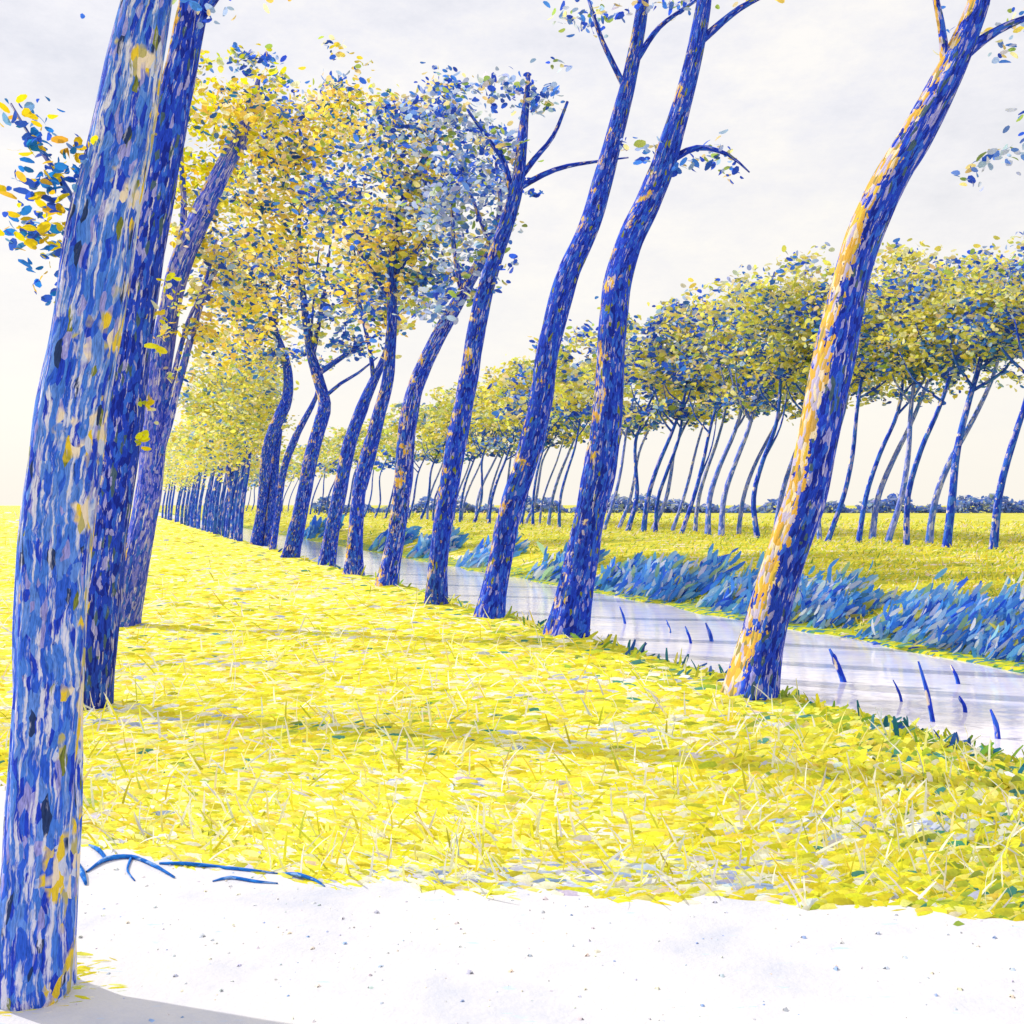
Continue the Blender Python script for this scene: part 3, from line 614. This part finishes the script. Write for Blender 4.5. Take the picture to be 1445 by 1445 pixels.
for args in [
    (1465, 945, 70, 120, 'blue reed clump cut by the right edge of the picture'),
    (1400, 925, 70, 125, 'tallest blue reed clump just inside the right edge, leaning right'),
    (1330, 910, 70, 105, 'broad blue reed clump beside the tallest one at the right'),
    (1270, 895, 50, 80, 'low blue reed clump left of the broad clumps at the right edge'),
    (1208, 878, 22, 46, 'smallest blue reed clump, standing alone right of the nearest right-hand tree'),
    (1150, 872, 46, 92, 'blue reed clump touching the right side of the nearest right-hand tree'),
    (1085, 862, 46, 72, 'blue reed clump behind the left side of the nearest right-hand tree'),
    (1020, 855, 50, 64, 'pale tipped blue reed clump in the gap between the two nearest right-hand trees'),
    (945, 842, 46, 70, 'pointed blue reed clump in the middle of the gap between right-hand trees'),
    (885, 835, 44, 60, 'blue reed clump just right of the S-shaped tree'),
    (835, 828, 36, 46, 'blue reed clump hidden partly by the S-shaped tree'),
    (765, 815, 44, 52, 'blue reed clump between the S-shaped tree and the tree left of it'),
    (665, 797, 44, 46, 'blue reed clump between the long branched tree and the next trunk right'),
    (590, 785, 40, 42, 'blue reed clump seen between the middle trunks of the near bank'),
    (530, 775, 36, 38, 'distant blue reed clump between two close trunks of the near bank'),
    (440, 758, 40, 28, 'farthest blue reed clump, low above the water at left'),
]: reed_clump(*args)

# ------------------------------------------------------------------ trees on the far bank
C_FAR = 21.7
def far_tree(xb, label, group, shape=None, top=10.0, bare=5.1, lean=None, dc=0.0, leafpx=9, simple=False, palA=OLIVE, palB=BLUES, fork=None, topfit=True):
    c = C_FAR + dc
    z0 = float(land_z(c)); h = EYE - z0
    # intersect the line of sight through column xb with the row
    s = (xb - PX0) / F
    # X = s*Y ; c = X*B0 + Y*B1
    Y = c / (s * B[0] + B[1]); X = s * Y
    org = np.array([X, Y, z0]); k = F / Y
    root = empty('far_bank_tree', org, label, 'tree', group)
    lean = (lean if lean is not None else rng.uniform(.14, .24)) + .03
    r0 = rng.uniform(.075, .115)
    hs = np.array([-.12, 0, .22, .42, .62, .82, 1.0]) * (bare + 1.6); hs[0] = -.12
    u = np.clip(hs / (bare + 1.6), 0, 1)
    sw = rng.choice([-1, 1]) * rng.uniform(.12, .26) * np.sin(u * np.pi * rng.uniform(1.5, 2.4)) * np.array([0, 0, 1, 1, 1, 1, 1])
    off = lean * (bare + 1.6) * (u * .8 + .35 * u ** 2) + sw
    if shape:
        off = np.interp(u, *shape) * (bare + 1.6)
    P = np.stack([X + off, Y + .3 * np.sin(u * 3 + xb), z0 + hs], 1)
    R = r0 * np.array([1.15, 1.1, .95, .85, .72, .58, .4])
    if fork: R[-1] = r0 * .3
    bark = M_bark_lilac if 'lilac' in label or 'pale' in label.split(' crown')[0].replace('pale olive', '') else M_bark_far
    tube('trunk', P, R, bark, root, org, sides=9, step=.35, flare=.25, rough=.05, seed=xb % 17)
    tip = P[-1]
    nb = 0 if simple else 3
    for b in range(nb):
        uu = rng.uniform(.62, .85); j = np.array([np.interp(uu, u, P[:, q]) for q in range(3)])
        dx = (1 if b % 2 else -1) * rng.uniform(.6, 1.2)
        if fork and b == 0:
            uu = fork[0]; j = np.array([np.interp(uu, u, P[:, q]) for q in range(3)]); dx = fork[1]
        e = j + np.array([dx, rng.uniform(-.5, .5), max(rng.uniform(1.2, 2.0), bare + .5 - (j[2] - z0))]); m_ = (j + e) / 2 + np.array([dx * .18, 0, -.1])
        tube('branch', np.array([j, m_, e]), np.array([r0 * .5, r0 * .36, r0 * .15]), bark, root, org, sides=6, step=.3, seed=b)
    leaf = leafpx / k
    lobes = []
    H = top
    if topfit: H = float(np.interp(xb, [330, 640, 800, 850, 900, 1000, 1130, 1190, 1250, 1400, 1500], [9.6, 10.2, 10.4, 10.5, 10.8, 10.2, 10.2, 9.5, 8.9, 8.0, 7.9])) - .45
    H += rng.uniform(.1, .75)
    m1, m2 = bare + (H - bare) * .34, bare + (H - bare) * .64
    u_ = rng.uniform
    spec = [(u_(-.5, .5), bare + u_(.3, .8), 1.6, .55, palA, BLUES, .0), (1.0, m1 + u_(-.3, .3), 1.35, .95, palA, BLUES, .3), (-.9, m1 + u_(-.3, .3), 1.35, .95, palA, palB, .25),
            (-1.1, m2 + u_(-.3, .3), 1.3, .9, palA, palB, .35), (.9, m2 + u_(-.3, .4), 1.4, .95, palA, palB, .35), (u_(-.5, .6), H - .85, 1.45, .9, palA, palB, .5)]
    for dx, z, rx, rz, pa, pb, bias in spec:
        ox = np.interp(z / (bare + 1.6), u, off)
        ctr = np.array([X + ox + dx + rng.uniform(-.3, .3), Y + rng.uniform(-.5, .5), z0 + z])
        n = (2.7 if not simple else 2.1) * math.pi * rx * rz / leaf ** 2 * 1.5
        lobes.append((ctr, (rx, rx, rz), n, pa, pb, bias))
    V, Q, Cc = crown_leaves(lobes, leaf)
    mesh_quads('crown', V, Q, M_leaf, root, org, cols=Cc)
GRP = 'trees lining the far bank'
named = [
    (1470, 'far bank tree at the right edge, only its leaning crown inside the picture', dict(lean=.1)),
    (1404, 'far bank tree with a thin plain trunk nearest the right edge', dict(lean=.12, top=9.6)),
    (1330, 'far bank tree with a crooked trunk forking widely near the right edge', dict(fork=(.66, 1.2), shape=([0, .3, .55, .75, .9, 1], [0, .03, .07, .18, .17, .19]))),
    (1284, 'slender far bank tree with a wavy thread-like trunk, left of the crooked forking tree', dict(lean=.13, top=9.2)),
    (1248, 'thin lilac far bank tree just right of the boldly forked blue one', dict(lean=.17, dc=.8)),
    (1213, 'boldly forked blue far bank tree, thickest trunk right of the nearest tree', dict(fork=(.6, 1.1), shape=([0, .3, .6, .75, 1], [0, .06, .19, .22, .19]), top=9.5)),
    (1171, 'far bank tree with a smooth blue curving trunk right beside the nearest right-hand tree', dict(lean=.17, top=9.8)),
    (1156, 'pale lilac far bank trunk touching the right side of the nearest right-hand tree', dict(lean=.14, dc=1.6)),
    (1118, 'far bank tree mostly hidden behind the nearest right-hand tree', dict(lean=.12, dc=1)),
    (1068, 'far bank tree with a Y-shaped trunk just left of the nearest right-hand tree', dict(fork=(.42, 1.0), lean=.1)),
    (1018, 'grey and lilac far bank trunk, second left of the Y-shaped one', dict(lean=.2)),
    (999, 'blue far bank trunk leaning beside the grey and lilac one', dict(lean=.2, dc=.4)),
    (961, 'far bank tree with two stems parting low above the grass', dict(fork=(.3, 1.0), lean=.26)),
    (926, 'thin blue far bank tree standing in the middle of the far row gap', dict(lean=.16, dc=.6)),
    (908, 'long curving blue far bank trunk rising to a low leafy limb', dict(lean=.22)),
    (886, 'wavy blue far bank tree in the first open gap right of the S-shaped tree', dict(lean=.12, dc=.3)),
    (852, 'pale blue far bank trunk right beside the S-shaped near tree', dict(lean=.2)),
    (789, 'blue far bank tree leaning between the S-shaped tree and the tree left of it', dict(lean=.13)),
    (752, 'crooked blue far bank tree in the narrow gap left of the S-shaped tree', dict(lean=.1)),
    (735, 'far bank trunk touching the right side of the tree left of the S-shaped one', dict(lean=.12, dc=.5)),
]
for xb, lab, kw in named:
    far_tree(xb, lab, GRP, **kw)
x = 712.0
while x > 330:
    far_tree(x, 'distant far bank tree with a slim blue trunk and pale olive crown', 'distant trees of the far bank row', simple=x < 560,
             palA=FARGR if x < 640 else OLIVE, palB=FARGR if x < 560 else OLIVE, dc=rng.uniform(-.4, 1.2), leafpx=7 if x > 500 else 5, bare=rng.uniform(4.4, 5.0), top=rng.uniform(9.2, 10.2))
    x -= max(5.5, 0.040 * (x - 165))

for x in (1310, 1228, 1142, 1092, 1040, 980, 944, 918, 872, 842, 812, 775, 762, 742, 722, 704, 688, 672, 655, 640, 622, 605):
    far_tree(x + rng.uniform(-4, 4), 'slim lilac trunk in the second line of trees behind the far bank row', 'second line of trees on the far bank', simple=True, dc=rng.uniform(2.6, 4.4), leafpx=8 if x > 760 else 6,
             lean=rng.uniform(.14, .3), palA=OLIVE if x > 700 else FARGR, bare=5.0, topfit=False, top=rng.uniform(9.2, 10))

# distant blue hedge on the horizon
HEDGE = [((120, 150, 220), 30), ((90, 130, 215), 24), ((165, 180, 230), 24), ((150, 170, 200), 12), ((185, 195, 170), 10)]
n = 9000
hx = rng.uniform(-30, 140, n)
hh = 0.7 + 1.9 * (0.5 + 0.5 * np.sin(hx * .35 + 1.5 * np.sin(hx * .11))) + .5 * np.sin(hx * 1.3)
hz_ = rng.uniform(0, 1, n) * np.maximum(hh, .5)
P = np.stack([hx, 150 + rng.normal(0, 1.2, n), .42 + hz_], 1)
V, Q = dabs(P, rng.standard_normal((n, 3)) * np.array([1, 1, .5]), rng.standard_normal((n, 3)), rng.uniform(.5, 1.1, n), rng.uniform(.3, .55, n))
tag(mesh_quads('distant_hedge', V, Q, M_leaf, cols=np.repeat(pick(HEDGE, n), 8, 0)), 'low blue hedge along the horizon beyond the far field', 'hedge', kind='stuff')

# thin stems added in the water to stand for trunk reflections
def reflection_stem(x, y, hpx, wpx, lean):
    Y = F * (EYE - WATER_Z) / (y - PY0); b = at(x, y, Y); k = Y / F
    root = empty('reflection_stem', b, 'thin blue stem added in place of a reflection in the pale canal water', 'stem', 'thin blue stems added in place of reflections in the canal')
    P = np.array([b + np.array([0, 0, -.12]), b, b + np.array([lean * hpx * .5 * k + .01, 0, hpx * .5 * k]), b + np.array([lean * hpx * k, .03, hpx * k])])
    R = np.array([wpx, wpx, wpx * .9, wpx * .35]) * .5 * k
    tube('stem', P, R, M_bark_far, root, b, sides=7, step=.05, rough=.1, seed=x % 9)  # added stem, in place of a trunk reflection
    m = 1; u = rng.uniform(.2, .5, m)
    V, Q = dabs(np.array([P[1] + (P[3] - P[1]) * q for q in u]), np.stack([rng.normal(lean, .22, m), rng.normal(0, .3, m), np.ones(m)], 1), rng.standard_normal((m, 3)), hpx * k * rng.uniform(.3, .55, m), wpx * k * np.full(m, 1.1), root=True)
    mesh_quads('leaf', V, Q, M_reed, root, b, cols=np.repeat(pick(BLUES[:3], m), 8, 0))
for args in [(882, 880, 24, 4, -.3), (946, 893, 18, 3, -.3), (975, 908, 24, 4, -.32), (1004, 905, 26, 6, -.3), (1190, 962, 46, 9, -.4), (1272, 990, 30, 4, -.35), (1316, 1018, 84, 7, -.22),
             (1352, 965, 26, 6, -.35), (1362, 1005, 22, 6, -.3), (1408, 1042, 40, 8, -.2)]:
    reflection_stem(*args)

# ------------------------------------------------------------------ blue twigs and strips lying on the path
M_twig = bark_material('twig_blue', [(0, lin(25, 105, 200)), (0.5, lin(40, 125, 220)), (0.85, lin(120, 165, 230))], [(0, pale)], 0.0, 0.95, 2.0)
def twig(pl, label, side=None):
    pts = [gpt(x, y) for x, y, w in pl]
    P = np.array([(a, b, 0.008 + w_ * .5 * b / F) for (a, b), (_, _, w_) in zip(pts, pl)])
    R = np.array([w / 2 * p[1] / F for p, (_, _, w) in zip(pts, pl)])
    root = empty('fallen_twig', (P[0][0], P[0][1], 0.008), label, 'twig', 'blue twigs fallen on the white path')
    tube('stem', P, R, M_twig, root, (P[0][0], P[0][1], 0.008), sides=8, step=.03, rough=.12, seed=pl[0][0] % 7)
    for s_ in side or []:
        q = [gpt(x, y) for x, y, w in s_]
        Pq = np.array([(a, b, 0.008 + w_ * .5 * b / F) for (a, b), (_, _, w_) in zip(q, s_)])
        tube('side_shoot', Pq, np.array([w / 2 * p[1] / F for p, (_, _, w) in zip(q, s_)]), M_twig, root, (P[0][0], P[0][1], 0.008), sides=6, step=.03, rough=.1)
twig([(97, 1212, 3), (108, 1224, 7), (116, 1238, 8), (121, 1252, 4)], 'short thick blue twig beside the base of the thickest trunk')
twig([(122, 1234, 3), (150, 1218, 7), (185, 1214, 6), (218, 1226, 5), (246, 1242, 3)], 'arched blue twig with side shoots at the left of the path', [[(150, 1218, 4), (140, 1205, 6), (126, 1196, 3)], [(185, 1214, 4), (180, 1232, 3), (190, 1246, 2)]])
twig([(225, 1222, 3), (262, 1224, 6), (310, 1228, 5), (360, 1233, 4), (392, 1236, 2)], 'long straight blue twig along the grass edge')
twig([(398, 1236, 2), (420, 1240, 7), (446, 1247, 4), (458, 1254, 2)], 'thick blue twig at the right end of the twigs on the path')
twig([(300, 1247, 2), (325, 1243, 5), (360, 1248, 4), (392, 1250, 2)], 'thin blue twig lying in front of the long straight one')

# ------------------------------------------------------------------ light, sky, camera
sc = bpy.context.scene
sun_dir = Vector((-0.90, 0.36, 0)).normalized(); EL = math.radians(40)
sv = Vector((sun_dir.x * math.cos(EL), sun_dir.y * math.cos(EL), math.sin(EL)))
ld = bpy.data.lights.new('sun', 'SUN'); ld.energy = 2.8; ld.angle = math.radians(0.6); ld.color = (1.0, 0.95, 0.86)
lo = bpy.data.objects.new('sun', ld); C.objects.link(lo); lo.rotation_euler = (-sv).to_track_quat('-Z', 'Y').to_euler(); lo.location = (-10, 8, 20)

w = bpy.data.worlds.new('World'); sc.world = w; w.use_nodes = True
nt = w.node_tree; nt.nodes.clear(); L = nt.links.new
out = N(nt, 'ShaderNodeOutputWorld'); bg = N(nt, 'ShaderNodeBackground'); bg.inputs['Strength'].default_value = 0.1
sky = N(nt, 'ShaderNodeTexSky', sky_type='NISHITA'); sky.sun_disc = False; sky.sun_elevation = EL; sky.sun_rotation = math.atan2(sun_dir.x, sun_dir.y)
sky.dust_density = 3.0
tc = N(nt, 'ShaderNodeTexCoord')
mp = N(nt, 'ShaderNodeMapping'); mp.inputs['Scale'].default_value = (1, 1, 2.2); L(tc.outputs['Generated'], mp.inputs['Vector'])
cn = N(nt, 'ShaderNodeTexNoise'); cn.inputs['Scale'].default_value = 2.2; cn.inputs['Detail'].default_value = 14; cn.inputs['Roughness'].default_value = .72; L(mp.outputs[0], cn.inputs['Vector'])
cr = ramp(nt, [(0.32, (0.72, 0.73, 0.80)), (0.47, (0.87, 0.86, 0.90)), (0.60, (1.0, 0.965, 0.92))]); L(cn.outputs['Fac'], cr.inputs[0])
sc_ = N(nt, 'ShaderNodeVectorMath', operation='SCALE'); L(cr.outputs[0], sc_.inputs[0]); sc_.inputs['Scale'].default_value = 9.3
sepz = N(nt, 'ShaderNodeSeparateXYZ'); L(tc.outputs['Generated'], sepz.inputs[0])
hr = ramp(nt, [(0.0, (1, 1, 1)), (0.16, (.55, .55, .55)), (0.38, (0, 0, 0))]); L(sepz.outputs['Z'], hr.inputs[0])
hz = N(nt, 'ShaderNodeMix', data_type='RGBA'); L(hr.outputs[0], hz.inputs[0]); L(sc_.outputs[0], hz.inputs['A']); hz.inputs['B'].default_value = (9.2, 8.75, 7.9, 1); sc_ = hz
mx = N(nt, 'ShaderNodeMix', data_type='RGBA'); mx.inputs[0].default_value = 0.88; L(sky.outputs[0], mx.inputs['A']); L(sc_.outputs['Result'], mx.inputs['B'])
L(mx.outputs['Result'], bg.inputs['Color']); L(bg.outputs[0], out.inputs['Surface'])

cam = bpy.data.cameras.new('camera'); co = bpy.data.objects.new('camera', cam); C.objects.link(co)
cam.sensor_width = 36; cam.lens = 36 * F / 1445; cam.shift_y = -(722.5 - PY0) / 1445
cam.clip_end = 5000; cam.clip_start = 0.05
co.location = (0, 0, EYE); co.rotation_euler = (math.pi / 2, 0, 0)
sc.camera = co
sc.view_settings.view_transform = 'Standard'; sc.view_settings.look = 'None'; sc.view_settings.exposure = 0.25; sc.view_settings.gamma = 1
sc.cycles.max_bounces = 10; sc.cycles.diffuse_bounces = 6; sc.cycles.transmission_bounces = 8
